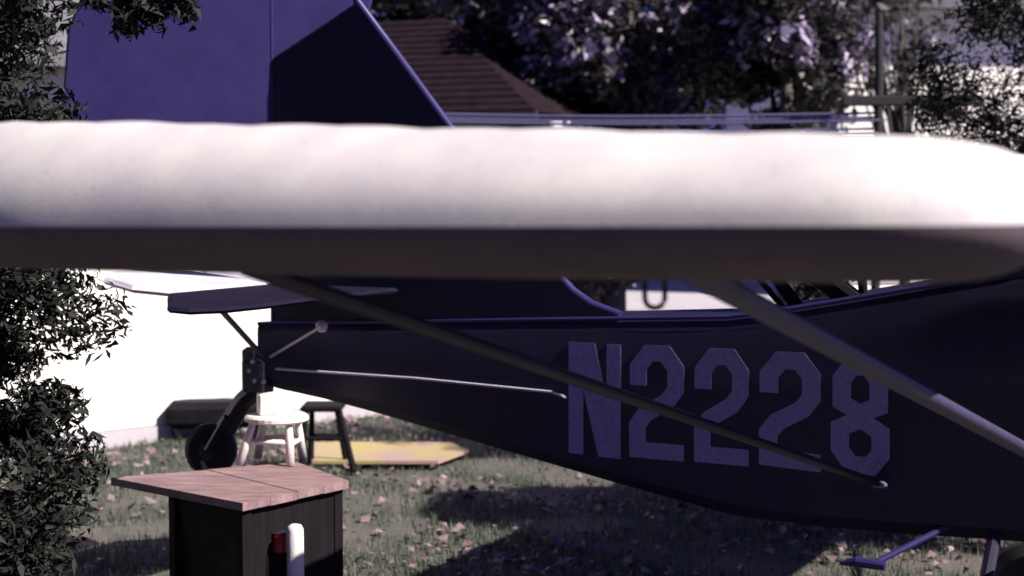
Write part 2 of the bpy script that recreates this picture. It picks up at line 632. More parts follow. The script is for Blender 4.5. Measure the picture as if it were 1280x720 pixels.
# stabilizer halves and elevator
def slab(poly, z, thick, name, m, tilt=None, axis_x=0.0):
    """horizontal surface from (t, s) outline; bevelled rim"""
    n = len(poly)
    c = Vector((sum(p[0] for p in poly) / n, -sum(p[1] for p in poly) / n, 0))
    vs = []
    for off, ins in ((-thick / 2, 0.02), (0, 0.0), (thick / 2, 0.02)):
        for p in poly:
            q = Vector((p[0], -p[1], 0))
            q = q - (q - c).normalized() * ins
            zz = z + off
            xx = q.x
            if tilt:
                xx = axis_x + (q.x - axis_x) * math.cos(tilt)
                zz = z + off - (q.x - axis_x) * math.sin(tilt)
            vs.append((xx, q.y, zz))
    fs = [tuple(range(n)), tuple(range(3 * n - 1, 2 * n - 1, -1))]
    for l in range(2):
        for k in range(n):
            a, b = l * n + k, l * n + (k + 1) % n
            fs.append((a, b, b + n, a + n))
    mb = MB()
    mb.add(vs, fs)
    return mb


ZS = 1.44
stab = [(-1.42, 0.0), (-1.40, 0.5), (-1.36, 1.0), (-1.37, 1.22), (-1.44, 1.33), (-1.56, 1.30), (-1.76, 1.06), (-1.93, 0.86), (-2.06, 0.70), (-2.06, 0.0)]
part(slab(stab, ZS, 0.022, 'stabilizer', M['blue_shaded_flat']), 'stabilizer', M['blue_shaded_flat'])
part(slab([(t, -0.07 - s_) for t, s_ in stab][::-1], ZS, 0.022, 'stabilizer', M['blue_shaded_flat']), 'stabilizer', M['blue_shaded_flat'])
elev = [(-2.075, 0.01), (-2.075, 0.62), (-2.25, 0.70), (-2.48, 0.62), (-2.62, 0.42), (-2.66, 0.14), (-2.5, 0.01)]
part(slab(elev, ZS, 0.032, 'elevator', M['silver'], tilt=R(6), axis_x=-2.075), 'elevator', M['silver'], label='pale silvery elevator half')
part(slab([(t, -0.07 - s_) for t, s_ in elev][::-1], ZS, 0.032, 'elevator', M['silver'], tilt=R(6), axis_x=-2.075), 'elevator', M['silver'])

# bracing of the tail
tb = onside(330, 447, 0.02)
tp = PMI @ at(264, 374, 6.25)
mb = MB()
mb.tube([tb, tp], 0.012, 8)
part(mb, 'brace_strut', M['strut'])
mb = MB()
mb.tube([onside(338, 446, 0.02), onside(402, 408, 0.15)], 0.006, 6)
part(mb, 'brace_wire', M['cable'])
mb = MB()
q = onside(402, 408, 0.12)
mb.box(q, (0.05, 0.04, 0.05), bevel=0.012)
part(mb, 'brace_fitting', M['silver'])
# rudder cable along the side, ending at a fairlead
mb = MB()
mb.tube([onside(345, 461, 0.03), onside(520, 473, 0.035), onside(690, 490, 0.03), onside(708, 497, 0.004)], 0.0055, 6)
part(mb, 'rudder_cable', M['cable'])

# tail spring, bracket and wheel
mb = MB()
mb.box(onside(322, 470, -0.03), (0.13, 0.10, 0.17), bevel=0.02)
mb.box(onside(316, 452, -0.03), (0.09, 0.07, 0.13), bevel=0.015)
mb.tube([onside(330, 478, -.03), onside(305, 500, -.03), onside(283, 535, -.03)], [.05, .045, .05], 8)
part(mb, 'tail_bracket', M['steel'])
for px, py in ((317, 452), (313, 463), (331, 477), (320, 476)):
    part(MB().lathe([(0.004, 0), (0.010, 0.002), (0.010, 0.012), (0.006, 0.016)], onside(px, py, 0.012), axis=(0, -1, 0), n=8), 'bolt', M['silver'])
tw = onside(264, 562, -0.03)
wheel = part(MB().lathe([(0.05, -.030), (0.095, -.036), (0.118, -.02), (0.122, 0), (0.118, .02), (0.095, .036), (0.05, .030)], tw, axis=(0.35, -1, 0.1), n=24), 'tail_wheel', M['rubber'], smooth=40)
hb = part(MB().lathe([(0.02, -.042), (0.048, -.034), (0.048, .034), (0.02, .042)], tw, axis=(0.35, -1, 0.1), n=16), 'hub', M['steel'], parent=wheel, smooth=40)
mb = MB()
for sg in (-1, 1):
    ofs = Vector((0.35, -1, 0.1)).normalized() * 0.055 * sg
    mb.tube([tw + ofs, onside(288, 520, -.03) + ofs], 0.015, 8)
part(mb, 'wheel_fork', M['steel'])

# registration letters and digits on the near side
NUM_S = 0.004


def boxmap(x0, x1, tl, tr, bl, br):
    def f(u, v):   # u 0..1 across, v 0..1 up
        top = tl + (tr - tl) * u
        bot = bl + (br - bl) * u
        return onside(x0 + (x1 - x0) * u, bot + (top - bot) * v, NUM_S)
    return f


def ribbon(pts, wd, closed=False, asp=1.0):
    P = [Vector((p[0], p[1] * asp)) for p in pts]
    n = len(P)
    L, Rr = [], []
    for i in range(n):
        if closed:
            a, b = P[i - 1], P[(i + 1) % n]
        else:
            a, b = P[max(i - 1, 0)], P[min(i + 1, n - 1)]
        d1 = (P[i] - a).normalized() if (P[i] - a).length > 1e-6 else (b - P[i]).normalized()
        d2 = (b - P[i]).normalized() if (b - P[i]).length > 1e-6 else d1
        n1 = Vector((-d1.y, d1.x))
        n2 = Vector((-d2.y, d2.x))
        m_ = (n1 + n2)
        m_ = m_.normalized() if m_.length > 1e-6 else n1
        k = wd / 2 / max(m_.dot(n1), 0.55)
        L.append(P[i] + m_ * k)
        Rr.append(P[i] - m_ * k)
    return L, Rr


def glyph(strokes, fmap, asp, name, label=None, wd=0.3):
    mb = MB()
    th = Vector((0, -0.0014, 0))
    for si, (pts, closed) in enumerate(strokes):
        th = Vector((0, -0.0014 - 0.0005 * si, 0))
        L, Rr = ribbon(pts, wd, closed, asp)
        n = len(L)
        vs = []
        for q in L + Rr:
            p = fmap(q.x, q.y / asp)
            vs += [p, p + th]
        idx = lambda side, i, top: (side * n + i) * 2 + top
        fs = []
        for i in range(n if closed else n - 1):
            j = (i + 1) % n
            fs.append((idx(0, i, 1), idx(0, j, 1), idx(1, j, 1), idx(1, i, 1)))
            fs.append((idx(0, i, 0), idx(0, j, 0), idx(0, j, 1), idx(0, i, 1)))
            fs.append((idx(1, i, 0), idx(1, j, 0), idx(1, j, 1), idx(1, i, 1)))
        if not closed:
            for i in (0, n - 1):
                fs.append((idx(0, i, 0), idx(0, i, 1), idx(1, i, 1), idx(1, i, 0)))
        mb.add(vs, fs)
    return part(mb, name, M['number'], label=label)


two = [([(.17, .64), (.17, .80), (.36, .928), (.66, .928), (.85, .80), (.85, .62), (.70, .515), (.30, .39), (.16, .29), (.16, .072), (1.0, .072)], False)]
eight = [([(.5, .525), (.20, .60), (.20, .81), (.36, .928), (.64, .928), (.80, .81), (.80, .60)], True), ([(.5, .475), (.83, .375), (.83, .19), (.66, .072), (.34, .072), (.17, .19), (.17, .375)], True)]
Nf = boxmap(711, 776, 427, 431, 566, 574)
Np = [(0, 0), (0.0, 1), (.50, 1), (.73, .50), (.73, 1), (1, 1), (1, 0), (.57, 0), (.28, .58), (.28, 0)]
mb = MB()
mb.prism([Nf(u, v) for u, v in Np], (0, -0.0014, 0))
part(mb, 'registration_letter', M['number'], label='pale capital letter N on the blue side')
glyph(two, boxmap(786, 855, 430, 433, 571, 577), 2.1, 'registration_digit')
glyph(two, boxmap(867, 936, 434, 437, 577, 583), 2.1, 'registration_digit')
glyph(two, boxmap(948, 1026, 439, 442, 580, 590), 2.0, 'registration_digit')
glyph(eight, boxmap(1037, 1114, 446, 451, 585, 598), 2.0, 'registration_digit', label='pale digit 8 partly behind the struts')


# wings
TIP = [(0.12, 0.0, 1), (0.12, 1.2, 1), (0.12, 2.4, 1), (0.02, 3.0, 1), (-0.02, 3.4, 1), (-0.03, 3.68, 1), (0.03, 3.82, 1), (0.25, 3.89, 1), (0.55, 3.91, 1), (0.85, 3.92, 1), (1.15, 3.92, 1), (1.45, 3.91, 1), (1.66, 3.885, 1), (1.78, 3.80, 1), (1.80, 3.6, 1), (1.78, 3.35, 1), (1.75, 2.9, 1), (1.75, 2.2, 1), (1.75, 1.1, 1), (1.75, 0.0, 1)]


def resample(pts, n):
    P = np.array([(p[0], p[1]) for p in pts])
    d = np.r_[0, np.cumsum(np.linalg.norm(np.diff(P, axis=0), axis=1))]
    # denser near the tip
    mid = d[9]
    u = np.linspace(-1, 1, n)
    w_ = np.where(u < 0, mid + np.sign(u) * np.abs(u) ** 1.5 * mid, mid + np.abs(u) ** 1.5 * (d[-1] - mid))
    # smooth interpolation with Catmull-Rom through numpy
    out = []
    for s_ in w_:
        i = int(np.clip(np.searchsorted(d, s_) - 1, 0, len(d) - 2))
        f = (s_ - d[i]) / max(d[i + 1] - d[i], 1e-9)
        p0, p1, p2, p3 = P[max(i - 1, 0)], P[i], P[i + 1], P[min(i + 2, len(P) - 1)]
        out.append(0.5 * ((2 * p1) + (-p0 + p2) * f + (2 * p0 - 5 * p1 + 4 * p2 - p3) * f * f + (-p0 + 3 * p1 - 3 * p2 + p3) * f ** 3))
    return np.array(out)


def make_wing(mirror=False):
    NO, NR = 150, 26
    O = resample(TIP, NO)
    vs, fs = [], []
    rr = (np.linspace(0, 1, NR) ** 2.0)
    for side in (1, -1):
        for j in range(NO):
            t0, s0 = O[j]
            ts, ss = min(max(t0, 0.5), 1.3) if s0 > 3.4 else 0.95, min(s0, 3.25)
            if s0 <= 3.25:
                ss = s0
            else:
                ss = 3.0 + 0.25 * min(1, (3.93 - s0) / 0.68)
            Ld = math.hypot(ts - t0, ss - s0)
            # trailing edge tapers over the whole half chord; tip and nose are blunt
            te = max(0.0, min(1.0, (0.75 - t0) / 0.5)) * max(0.0, min(1.0, (3.2 - s0) / 0.8))
            r0 = 0.20 + 0.55 * te
            for r in rr:
                t_ = t0 + (ts - t0) * r
                s_ = s0 + (ss - s0) * r
                x = min(1.0, r * Ld / (r0 * (1.0 if te < .3 else 1.0)))
                g = math.sqrt(max(0, 1 - (1 - x) ** 2))
                if te > 0:
                    g = g * (1 - te) + te * x ** 0.8
                # spanwise: dihedral
                zm = 1.803 + 0.014 * s_ / 3.9 + 0.012 * (t_ - 0.85)
                Hu = 0.177 - 0.044 * t_
                Hd = 0.074
                if side > 0:
                    z = zm + Hu * g
                    # fabric sagging slightly between the ribs and over the nose stringers
                    z += 0.002 * math.sin(s_ / 0.28 * 2 * math.pi) * g + 0.0014 * math.sin(t_ * 17 + 0.7) * g + 0.0012 * math.sin(t_ * 41 + s_ * 11) * g
                else:
                    z = zm - Hd * g
                vs.append((t_, -s_ if not mirror else 0.56 + s_, z))
        base = 0 if side > 0 else NO * NR
        for j in range(NO - 1):
            for k in range(NR - 1):
                a = base + j * NR + k
                q = (a, a + 1, a + NR + 1, a + NR)
                fs.append(q if side > 0 else q[::-1])
    nv = NO * NR
    half = len(fs) // 2
    top = MB()
    top.add(vs[:nv], fs[:half])
    o = part(top, 'wing', M['wing'])
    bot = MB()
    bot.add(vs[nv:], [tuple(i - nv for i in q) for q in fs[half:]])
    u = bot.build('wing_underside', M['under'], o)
    u['label'] = 'fabric underside of the wing with its shade painted dark'
    for ob in (o, u):
        for p in ob.data.polygons:
            p.use_smooth = True
    return o


make_wing()
make_wing(True)

# lift struts
rb = onside(1100, 605, 0.0)
fb = onside(1390, 621, 0.0)
rw = PMI @ at(352, 349, 2.62)
rw = Vector((rw.x, rw.y, 1.72))
fw = PMI @ at(861, 339, 2.42)
fw = Vector((fw.x, fw.y, 1.745))
for a, b, sr_ in ((rb, rw, 0.8), (fb, fw, 1.0)):
    d = (b - a).normalized()
    b = b + d * 0.09
    mb = MB()
    mb.tube([a + d * 0.02, a + d * 0.10, b], [0.016 * sr_, 0.027 * sr_, 0.028 * sr_], 12, flat=0.66, flatdir=(1, 0, 0))
    part(mb, 'lift_strut', M['blue_shaded'] if sr_ < 1 else M['strut'], smooth=50)  # rear strut takes the darker paint, with the wing's shade in its colour
    mb = MB()
    mb.box(a + Vector((0, -0.01, 0.0)), (0.06, 0.03, 0.026), bevel=0.01)
    part(mb, 'strut_fitting', M['fitting'])
    a2, b2 = Vector((a.x, 0.56 - a.y, a.z)), Vector((b.x, 0.56 - b.y, b.z))
    mb = MB()
    mb.tube([a2, b2], 0.025, 10, flat=0.62, flatdir=(1, 0, 0))
    part(mb, 'lift_strut', M['strut'], smooth=50)
# tubes between rear deck and wing root
for (p0, p1, rad) in (((1000, 388), (962, 335), 0.026), ((1066, 376), (1012, 335), 0.045), ((1080, 375), (1076, 332), 0.018), ((975, 380), (940, 338), 0.012)):
    mb = MB()
    a, b = onside(*p0, -0.18), onside(*p1, -0.18)
    a = a + (a - b).normalized() * 0.05
    mb.tube([a, b + (b - a).normalized() * 0.12], rad, 10, flat=0.7)
    part(mb, 'cabane_strut', M['black'])

# main gear
g0 = onside(1110, 712, 0.32)
for s_ in (0.42, -0.98):
    wc = Vector((1.02, -s_, 0.23))
    wl = part(MB().lathe([(0.10, -.05), (0.17, -.07), (0.215, -.045), (0.225, 0), (0.215, .045), (0.17, .07), (0.10, .05)], wc, axis=(0, 1, 0), n=28), 'main_wheel', M['rubber'], smooth=40)
    part(MB().lathe([(0.03, -.075), (0.10, -.055), (0.10, .055), (0.03, .075)], wc, axis=(0, 1, 0), n=18), 'hub', M['blue_shaded'], parent=wl, smooth=40)
    root = Vector((1.02, 0.10 if s_ > 0 else 0.46, 0.72))
    part(MB().tube([root, wc], 0.024, 10), 'gear_leg', M['blue_shaded'])
    part(MB().tube([root + Vector((0.55, 0, 0.02)), wc], 0.02, 10), 'gear_leg', M['blue_shaded'])
mb = MB()
q = PMI @ at(1085, 708, 5.55)
mb.tube([q + Vector((-0.10, 0, 0.0)), q + Vector((-0.04, 0, 0.012)), q + Vector((0.06, 0, 0.008))], [0.006, 0.02, 0.016], 10)
mb.tube([q + Vector((0.0, 0, 0.0)), Vector((0.95, 0.1, 0.72))], 0.012, 8)
part(mb, 'step', M['blue'])

# ------------------------------------------------------------------ rope loop hanging from the wing
rp_ = []
for k in range(17):
    a = math.pi * k / 16
    rp_.append(at(818.5 - 12.5 * math.cos(a), 372 + 13 * math.sin(a), 2.5))
top1, top2 = at(806, 330, 2.5), at(831, 330, 2.5)
mb = MB()
mb.tube([top1] + rp_ + [top2], 0.0042, 8)
tag(mb.build('tie_down_rope', M['rope'], smooth=True), 'dark rope loop hanging in a U below the white wing', 'rope')

# ------------------------------------------------------------------ table, stool and blocks under the tail
TZ = 0.73
cB, cL, cF, cR = atz(372, 577, TZ), atz(138, 597, TZ), atz(303, 629, TZ), atz(436, 600, TZ)
tab = thing('table', ((cL + cR) / 2).to_2d().to_3d(), 'low table with pinkish weathered top and dark base under the airplane tail', 'table')
tinv = Matrix.Translation(-Vector(tab.location))
pts = [tinv @ p for p in (cL, cF, cR, cB)]
cc = sum(pts, Vector()) / 4


def lerp(a, b, f):
    return a + (b - a) * f


# top of four boards
for k in range(4):
    f0, f1 = k / 4 + 0.002, (k + 1) / 4 - 0.002
    mb = MB()
    dz = Vector((0, 0, -0.002 * (k % 2)))
    quad = [lerp(pts[0], pts[3], f0), lerp(pts[1], pts[2], f0), lerp(pts[1], pts[2], f1), lerp(pts[0], pts[3], f1)]
    mb.prism([p + dz for p in quad], (0, 0, -0.03))
    mb.build('tabletop_board', M['tabletop'], tab)
ins = [lerp(p, cc, 0.10) for p in pts]
ins[0] = lerp(pts[0], cc, 0.38)
ins[0] = lerp(ins[0], ins[1], 0.12)


def zset(p, z):
    return Vector((p.x, p.y, z))


for (a, b, nm) in ((ins[0], ins[1], 'side_panel'), (ins[1], ins[2], 'side_panel'), (ins[2], ins[3], 'side_panel')):
    d = (b - a)
    nrm = Vector((-d.y, d.x, 0)).normalized() * 0.02
    mb = MB()
    bot_a = lerp(a, cc, 0.16) if a is ins[0] else a
    mb.prism([zset(a, TZ - .032), zset(b, TZ - .032), zset(b, 0.09), zset(bot_a, 0.09)], nrm)
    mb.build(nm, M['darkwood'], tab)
for p in ins:
    mb = MB()
    q = lerp(p, cc, 0.04)
    mb.tube([zset(q, 0.0), zset(q, TZ - .035)], 0.028, 4)
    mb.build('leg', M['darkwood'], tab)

# white stool standing on it
sc_ = atz(343, 577, TZ)
st = thing('stool', (sc_.x, sc_.y, TZ), 'small chalky white stool standing on the pinkish table', 'stool')
Ys = sc_.y


def SL(px, py, dy=0.0):
    return at(px, py, Ys + dy) - Vector((sc_.x, sc_.y, TZ))


sr = (SL(386, 517) - SL(306, 517)).x / 2
ctr = (SL(386, 519) + SL(306, 519)) / 2
mb = MB()
mb.lathe([(sr * .9, -.026), (sr, -.018), (sr, -.004), (sr * .93, 0.004)], (ctr.x, 0.0, ctr.z), n=28)
mb.build('seat', M['stoolwhite'], st, smooth=False)
legs = []
for (p0, p1, dy0, dy1) in (((318, 523), (299, 583), -.05, -.09), ((361, 524), (363, 592), -.07, -.10), ((330, 523), (322, 571), .07, .12), ((372, 523), (378, 571), .07, .12)):
    a, b = SL(*p0, dy0), SL(*p1, dy1)
    b = Vector((b.x, b.y, 0.0)) if b.z < 0.05 else b
    b.z = 0.0
    mb = MB()
    mb.tube([a, lerp(a, b, .45), b], [0.013, 0.017, 0.019], 10)
    mb.build('leg', M['stoolwhite'], st, smooth=True)
    legs.append((a, b))
for i, j, f in ((0, 1, .5), (0, 2, .55), (1, 3, .55), (2, 3, .5)):
    mb = MB()
    mb.tube([lerp(*legs[i], f), lerp(*legs[j], f)], 0.011, 8)
    mb.build('rung', M['stoolwhite'], st, smooth=True)
seat_top = TZ + ctr.z + 0.004
bx = at(334, 503, Ys)
mb = MB()
mb.box((bx.x, bx.y - 0.01, seat_top + 0.045), (0.075, 0.075, 0.09), Matrix.Rotation(0.3, 3, 'Z'), bevel=0.006)
tag(mb.build('wooden_block', M['stoolwhite']), 'squared white wooden block standing on the stool seat under the tail', 'block')

# ------------------------------------------------------------------ stake and can by the table
p = atz(370, 760, 0.0)
p = Vector((p.x, cF.y - 0.0, 0)) if False else at(369, 700, cF.y + 0.12)
mb = MB()
zt = at(369, 655, p.y).z
mb.tube([(p.x + .004, p.y, 0.0), (p.x, p.y, zt - .02), (p.x - .001, p.y, zt - 0.006), (p.x - .001, p.y, zt)], [0.032, 0.032, 0.026, 0.012], 12)
tag(mb.build('garden_stake', M['stoolwhite'], smooth=True), 'round topped white stake upright in the lawn before the dark table side', 'stake')
q = at(350, 678, p.y + 0.06)
can = thing('paint_can', (q.x, q.y, 0), 'small red can on a block beside the white stake', 'can')

mb = MB()
mb.lathe([(0.030, -.035), (0.031, -.03), (0.029, 0), (0.031, .03), (0.030, .035)], (0, 0, q.z), n=16)
mb.build('can_body', M['red'], can, smooth=False)
mb = MB()
mb.lathe([(0.031, .0355), (0.033, .038), (0.027, .041)], (0, 0, q.z), n=16)
mb.build('lid', M['steel'], can)
mb = MB()
mb.box((q.x, q.y, (q.z - .036) / 2), (0.11, 0.09, q.z - .036), bevel=0.006)
tag(mb.build('wooden_post', M['darkwood']), 'short dark post carrying the red can beside the table', 'post')

# ------------------------------------------------------------------ dark stool behind, bench by the wall, plywood
ds0 = atz(408, 588, 0)
ds = thing('stool', (ds0.x, ds0.y, 0), 'tall dark stool with splayed legs on the lawn behind the white stool', 'stool')


def DL(px, py, dy=0.0):
    return at(px, py, ds0.y + dy) - Vector((ds0.x, ds0.y, 0))


mb = MB()
a, b = DL(378, 508), DL(430, 508)
mb.box(((a.x + b.x) / 2, 0, a.z), (b.x - a.x, 0.28, 0.04), bevel=0.012)
mb.build('seat', M['darkwood'], ds)
lg = []
for (p0, p1, dy0, dy1) in (((383, 512), (376, 592), -.1, -.14), ((424, 512), (443, 580), -.1, -.14), ((390, 512), (388, 580), .1, .14), ((421, 512), (434, 572), .1, .14)):
    a, b = DL(*p0, dy0), DL(*p1, dy1)
    b.z = 0
    mb = MB()
    mb.tube([a, b], [0.018, 0.023], 8)
    mb.build('leg', M['darkwood'], ds)
    lg.append((a, b))
for i, j in ((0, 1), (2, 3)):
    mb = MB()
    mb.tube([lerp(*lg[i], .45), lerp(*lg[j], .45)], 0.014, 8)
    mb.build('rung', M['darkwood'], ds)

b0 = atz(258, 550, 0)
bn = thing('bench', (b0.x, b0.y, 0), 'low black padded bench on stubby legs beside the white clapboard wall', 'bench', rz=R(8))
a, b = at(209, 517, b0.y), at(330, 517, b0.y)
bc = (a + b) / 2 - b0
mb = MB()
mb.box((bc.x, 0, a.z), (b.x - a.x, 0.30, 0.20), bevel=0.05)
mb.build('seat', M['black'], bn)
for lx in (-0.27, 0.27):
    for ly in (-.1, .1):
        mb = MB()
        mb.tube([(bc.x + lx, ly, 0), (bc.x + lx * 1.1, ly, a.z - 0.095)], [0.018, 0.03], 8)
        mb.build('leg', M['black'], bn)

pl = [atz(390, 556, 0.03), atz(560, 556, 0.03), atz(586, 566, 0.03), atz(548, 580, 0.03), atz(390, 580, 0.03)]
mb = MB()
mb.prism(pl, (0, 0, 0.022))
tag(mb.build('plywood_sheet', M['ply']), 'pink and yellow weathered plywood sheet lying flat on the lawn', 'plywood')

# ------------------------------------------------------------------ white clapboard house on the left
w0, w1 = atz(150, 558, 0), atz(478, 518, 0)
wd_ = (w1 - w0)
wl_ = wd_.length
wdir = wd_.normalized()
wn = Vector((wdir.y, -wdir.x, 0))
ang = math.atan2(wdir.y, wdir.x)
house = thing('house', w0, 'white clapboard house with sunlit wall behind the airplane tail', 'house', rz=ang)
X0, X1 = -6.0, wl_
HH = 2.7
mb = MB()
mb.box(((X0 + X1) / 2, 2.5, HH / 2), (X1 - X0 - .04, 5.0, HH))
mb.build('wall', M['clap'], house)
mb = MB()
mb.box(((X0 + X1) / 2, -0.016, 0.06), (X1 - X0, 0.03, 0.12))
mb.build('foundation', M['drive'], house)
board = None
nb = 17
for k in range(nb):
    z = 0.13 + k * 0.15
    if board is None:
        mb = MB()
        L = (X1 - X0) - 0.20
        cx = (X0 + X1) / 2
        mb.add([(cx - L / 2, 0, 0), (cx + L / 2, 0, 0), (cx + L / 2, -0.011, 0), (cx - L / 2, -0.011, 0), (cx - L / 2, 0, 0.155), (cx + L / 2, 0, 0.155), (cx + L / 2, -0.006, 0.155), (cx - L / 2, -0.006, 0.155)],
               [(0, 1, 2, 3), (4, 7, 6, 5), (0, 4, 5, 1), (3, 2, 6, 7), (0, 3, 7, 4), (1, 5, 6, 2)])
        board = mb.build('clapboard', M['clap'], house)
        board.location = (0, 0, z)
    else:
        c = board.copy()
        c.location = (0, 0, z)
        c.parent = house
        col.objects.link(c)
for x in (X0 + 0.05, X1 - 0.05):
    mb = MB()
    mb.box((x, -0.012, 0.13 + nb * .075), (0.098, 0.045, nb * .15))
    mb.build('corner_board', M['clap'], house)
mb = MB()
mb.prism([(X0 - .3, -0.35, HH - 0.02), (X0 - .3, 2.5, HH + 1.6), (X0 - .3, 5.35, HH - .02), (X0 - .3, 5.35, HH + .08), (X0 - .3, 2.5, HH + 1.72), (X0 - .3, -.35, HH + .08)], (X1 - X0 + .32, 0, 0))
mb.build('roof', M['grey_shingle'], house)
for x in (X0 + .02, X1 - .04):
    mb = MB()
    mb.prism([(x, 0.02, HH), (x, 4.98, HH), (x, 2.5, HH + 1.58)], (0.02, 0, 0))
    mb.build('gable', M['clap'], house)

# ------------------------------------------------------------------ brown roofed house behind
DY = 17.0
er = at(668, 139, DY)
el_ = at(420, 139, DY + 1.0)
hb_ = thing('house', (er.x, er.y, 0), 'low house with a brown hipped shingle roof between tail fin and trees', 'house', rz=math.atan2((el_ - er).y, (el_ - er).x) + math.pi)
Lh = 7.0
ez = er.z
dep = 4.2
mb = MB()
mb.box((-Lh / 2 - .3, dep / 2 + .35, ez / 2 - .05), (Lh - 0.6, dep - .6, ez - .1))
mb.build('wall', M['shingle'], hb_)
rh = 1.25
courses = 15
E = [Vector((-Lh, 0, ez)), Vector((0, 0, ez)), Vector((0, dep, ez)), Vector((-Lh, dep, ez))]
Rg = [Vector((-Lh + dep / 2, dep / 2, ez + rh)), Vector((-dep / 2, dep / 2, ez + rh))]
core = MB()
core.add(E + Rg, [(0, 1, 5, 4), (1, 2, 5), (2, 3, 4, 5), (3, 0, 4), (3, 2, 1, 0)])
roof = core.build('roof', M['shingle'], hb_)
up_ = Vector((0, 0, 1))
for k in range(courses):
    f0, f1 = k / courses, (k + 1.06) / courses
    f1 = min(f1, 1)
    mb = MB()
    nrm = Vector((0, -rh, dep / 2)).normalized()
    a, b = lerp(E[0], Rg[0], f0), lerp(E[1], Rg[1], f0)
    c, d = lerp(E[1], Rg[1], f1), lerp(E[0], Rg[0], f1)
    mb.add([a + nrm * .004, b + nrm * .004, c + nrm * .004, d + nrm * .004, a + nrm * .028, b + nrm * .028, c + nrm * .012, d + nrm * .012],
           [(0, 3, 2, 1), (4, 5, 6, 7), (0, 1, 5, 4), (1, 2, 6, 5), (2, 3, 7, 6), (3, 0, 4, 7)])
    mb.build('shingle_course', M['shingle'], roof)
mb = MB()
mb.box((-Lh / 2, -0.045, ez - 0.07), (Lh + .1, 0.03, 0.14))
mb.build('fascia', M['strut'], hb_)

# ------------------------------------------------------------------ far white house on the right
fh = thing('house', at(1290, 330, 27).to_2d().to_3d(), 'far white sided house beside the clothesline pole behind branches', 'house', rz=R(10))
fl = fh.location
x_l = at(1035, 100, 27).x - fl.x
zt_ = at(1100, 14, 27).z
mb = MB()
mb.box((x_l + 6.0, 3.02, zt_ / 2), (12.0, 6, zt_))
mb.build('wall', M['clap'], fh)
fb_ = None
nb2 = int(zt_ / 0.3)
for k in range(nb2):
    if fb_ is None:
        mb = MB()
        mb.add([(x_l, 0.02, 0), (x_l + 12, 0.02, 0), (x_l + 12, -0.03, 0), (x_l, -0.03, 0), (x_l, 0.02, .3), (x_l + 12, 0.02, .3), (x_l + 12, 0.0, .3), (x_l, 0.0, .3)],
               [(0, 1, 2, 3), (4, 7, 6, 5), (0, 4, 5, 1), (3, 2, 6, 7), (0, 3, 7, 4), (1, 5, 6, 2)])
        fb_ = mb.build('siding_board', M['clap'], fh)
    else:
        c = fb_.copy()
        c.location = (0, 0, 0.3 * k)
        c.parent = fh
        col.objects.link(c)
mb = MB()
mb.prism([(x_l - .5, -0.6, zt_ - .05), (x_l - .5, 3, zt_ + 2.2), (x_l - .5, 6.6, zt_ - .05), (x_l - .5, 6.6, zt_ + .1), (x_l - .5, 3, zt_ + 2.4), (x_l - .5, -.6, zt_ + .1)], (13, 0, 0))
mb.build('roof', M['grey_shingle'], fh)

# ------------------------------------------------------------------ clothesline
PY = 13.2
pp = at(1096, 200, PY)
cl = thing('clothesline', (pp.x, pp.y, 0), 'clothesline of thin wires on a dark pole with a crossbar', 'clothesline')
mb = MB()
mb.tube([(0, 0, 0), (0.01, 0, at(1096, 90, PY).z), (0, 0, at(1096, 16, PY).z)], [0.04, 0.036, 0.03], 10)
mb.build('pole', M['pole'], cl)
zb = at(1096, 126, PY).z
mb = MB()
mb.box((0.28, 0, zb), (1.15, 0.08, 0.085), bevel=0.01)
mb.build('crossbar', M['pole'], cl)
farp = at(470, 200, PY + 1.4)
fz = farp - Vector((pp.x, pp.y, 0))
mb = MB()
mb.tube([(fz.x, fz.y, 0), (fz.x, fz.y, zb + .1)], 0.04, 10)
mb.build('pole', M['pole'], cl)
WIRES = [(141, 0.0), (146, .1), (151, -.1), (160, .15), (167, -.05)]
for yy, dy in WIRES:
    za = at(1096, yy, PY).z
    zb2 = at(560, yy - 2, PY + 1.2).z
    pts_ = []
    for k in range(13):
        f = k / 12
        pts_.append((fz.x * f, fz.y * f + dy, za + (zb2 - za) * f - 0.035 * math.sin(math.pi * f)))
    mb = MB()
    mb.tube(pts_, 0.011, 6)
    mb.build('line_wire', M['wire'], cl)


def rag(px, py, wpx, hpx, label):
    c = at(px, py, PY + (1096 - px) / 626 * 1.4 - .03)
    s1 = (c.y) / F
    ww, hh = wpx * s1, hpx * s1
    mb = MB()
    vs, fs = [], []
    for j in range(5):
        for i in range(5):
            x = (i / 4 - .5) * ww * (1 - .12 * j / 4)
            vs.append((c.x + x, c.y + 0.012 * math.sin(i * 2.1 + j), c.z + (.5 - j / 4) * hh))
    for j in range(4):
        for i in range(4):
            a = j * 5 + i
            fs.append((a, a + 1, a + 6, a + 5))
    mb.add(vs, fs)
    o = mb.build('cloth', M['cloth'], smooth=True)
    md = o.modifiers.new('thick', 'SOLIDIFY')
    md.thickness = 0.006
    tag(o, label, 'cloth', 'small white cloths on the clothesline')


rag(1040, 157, 10, 20, 'narrow white cloth pinned on the line nearest the dark pole')
rag(700, 157, 26, 10, 'wide low white cloth pinned on the middle of the line')


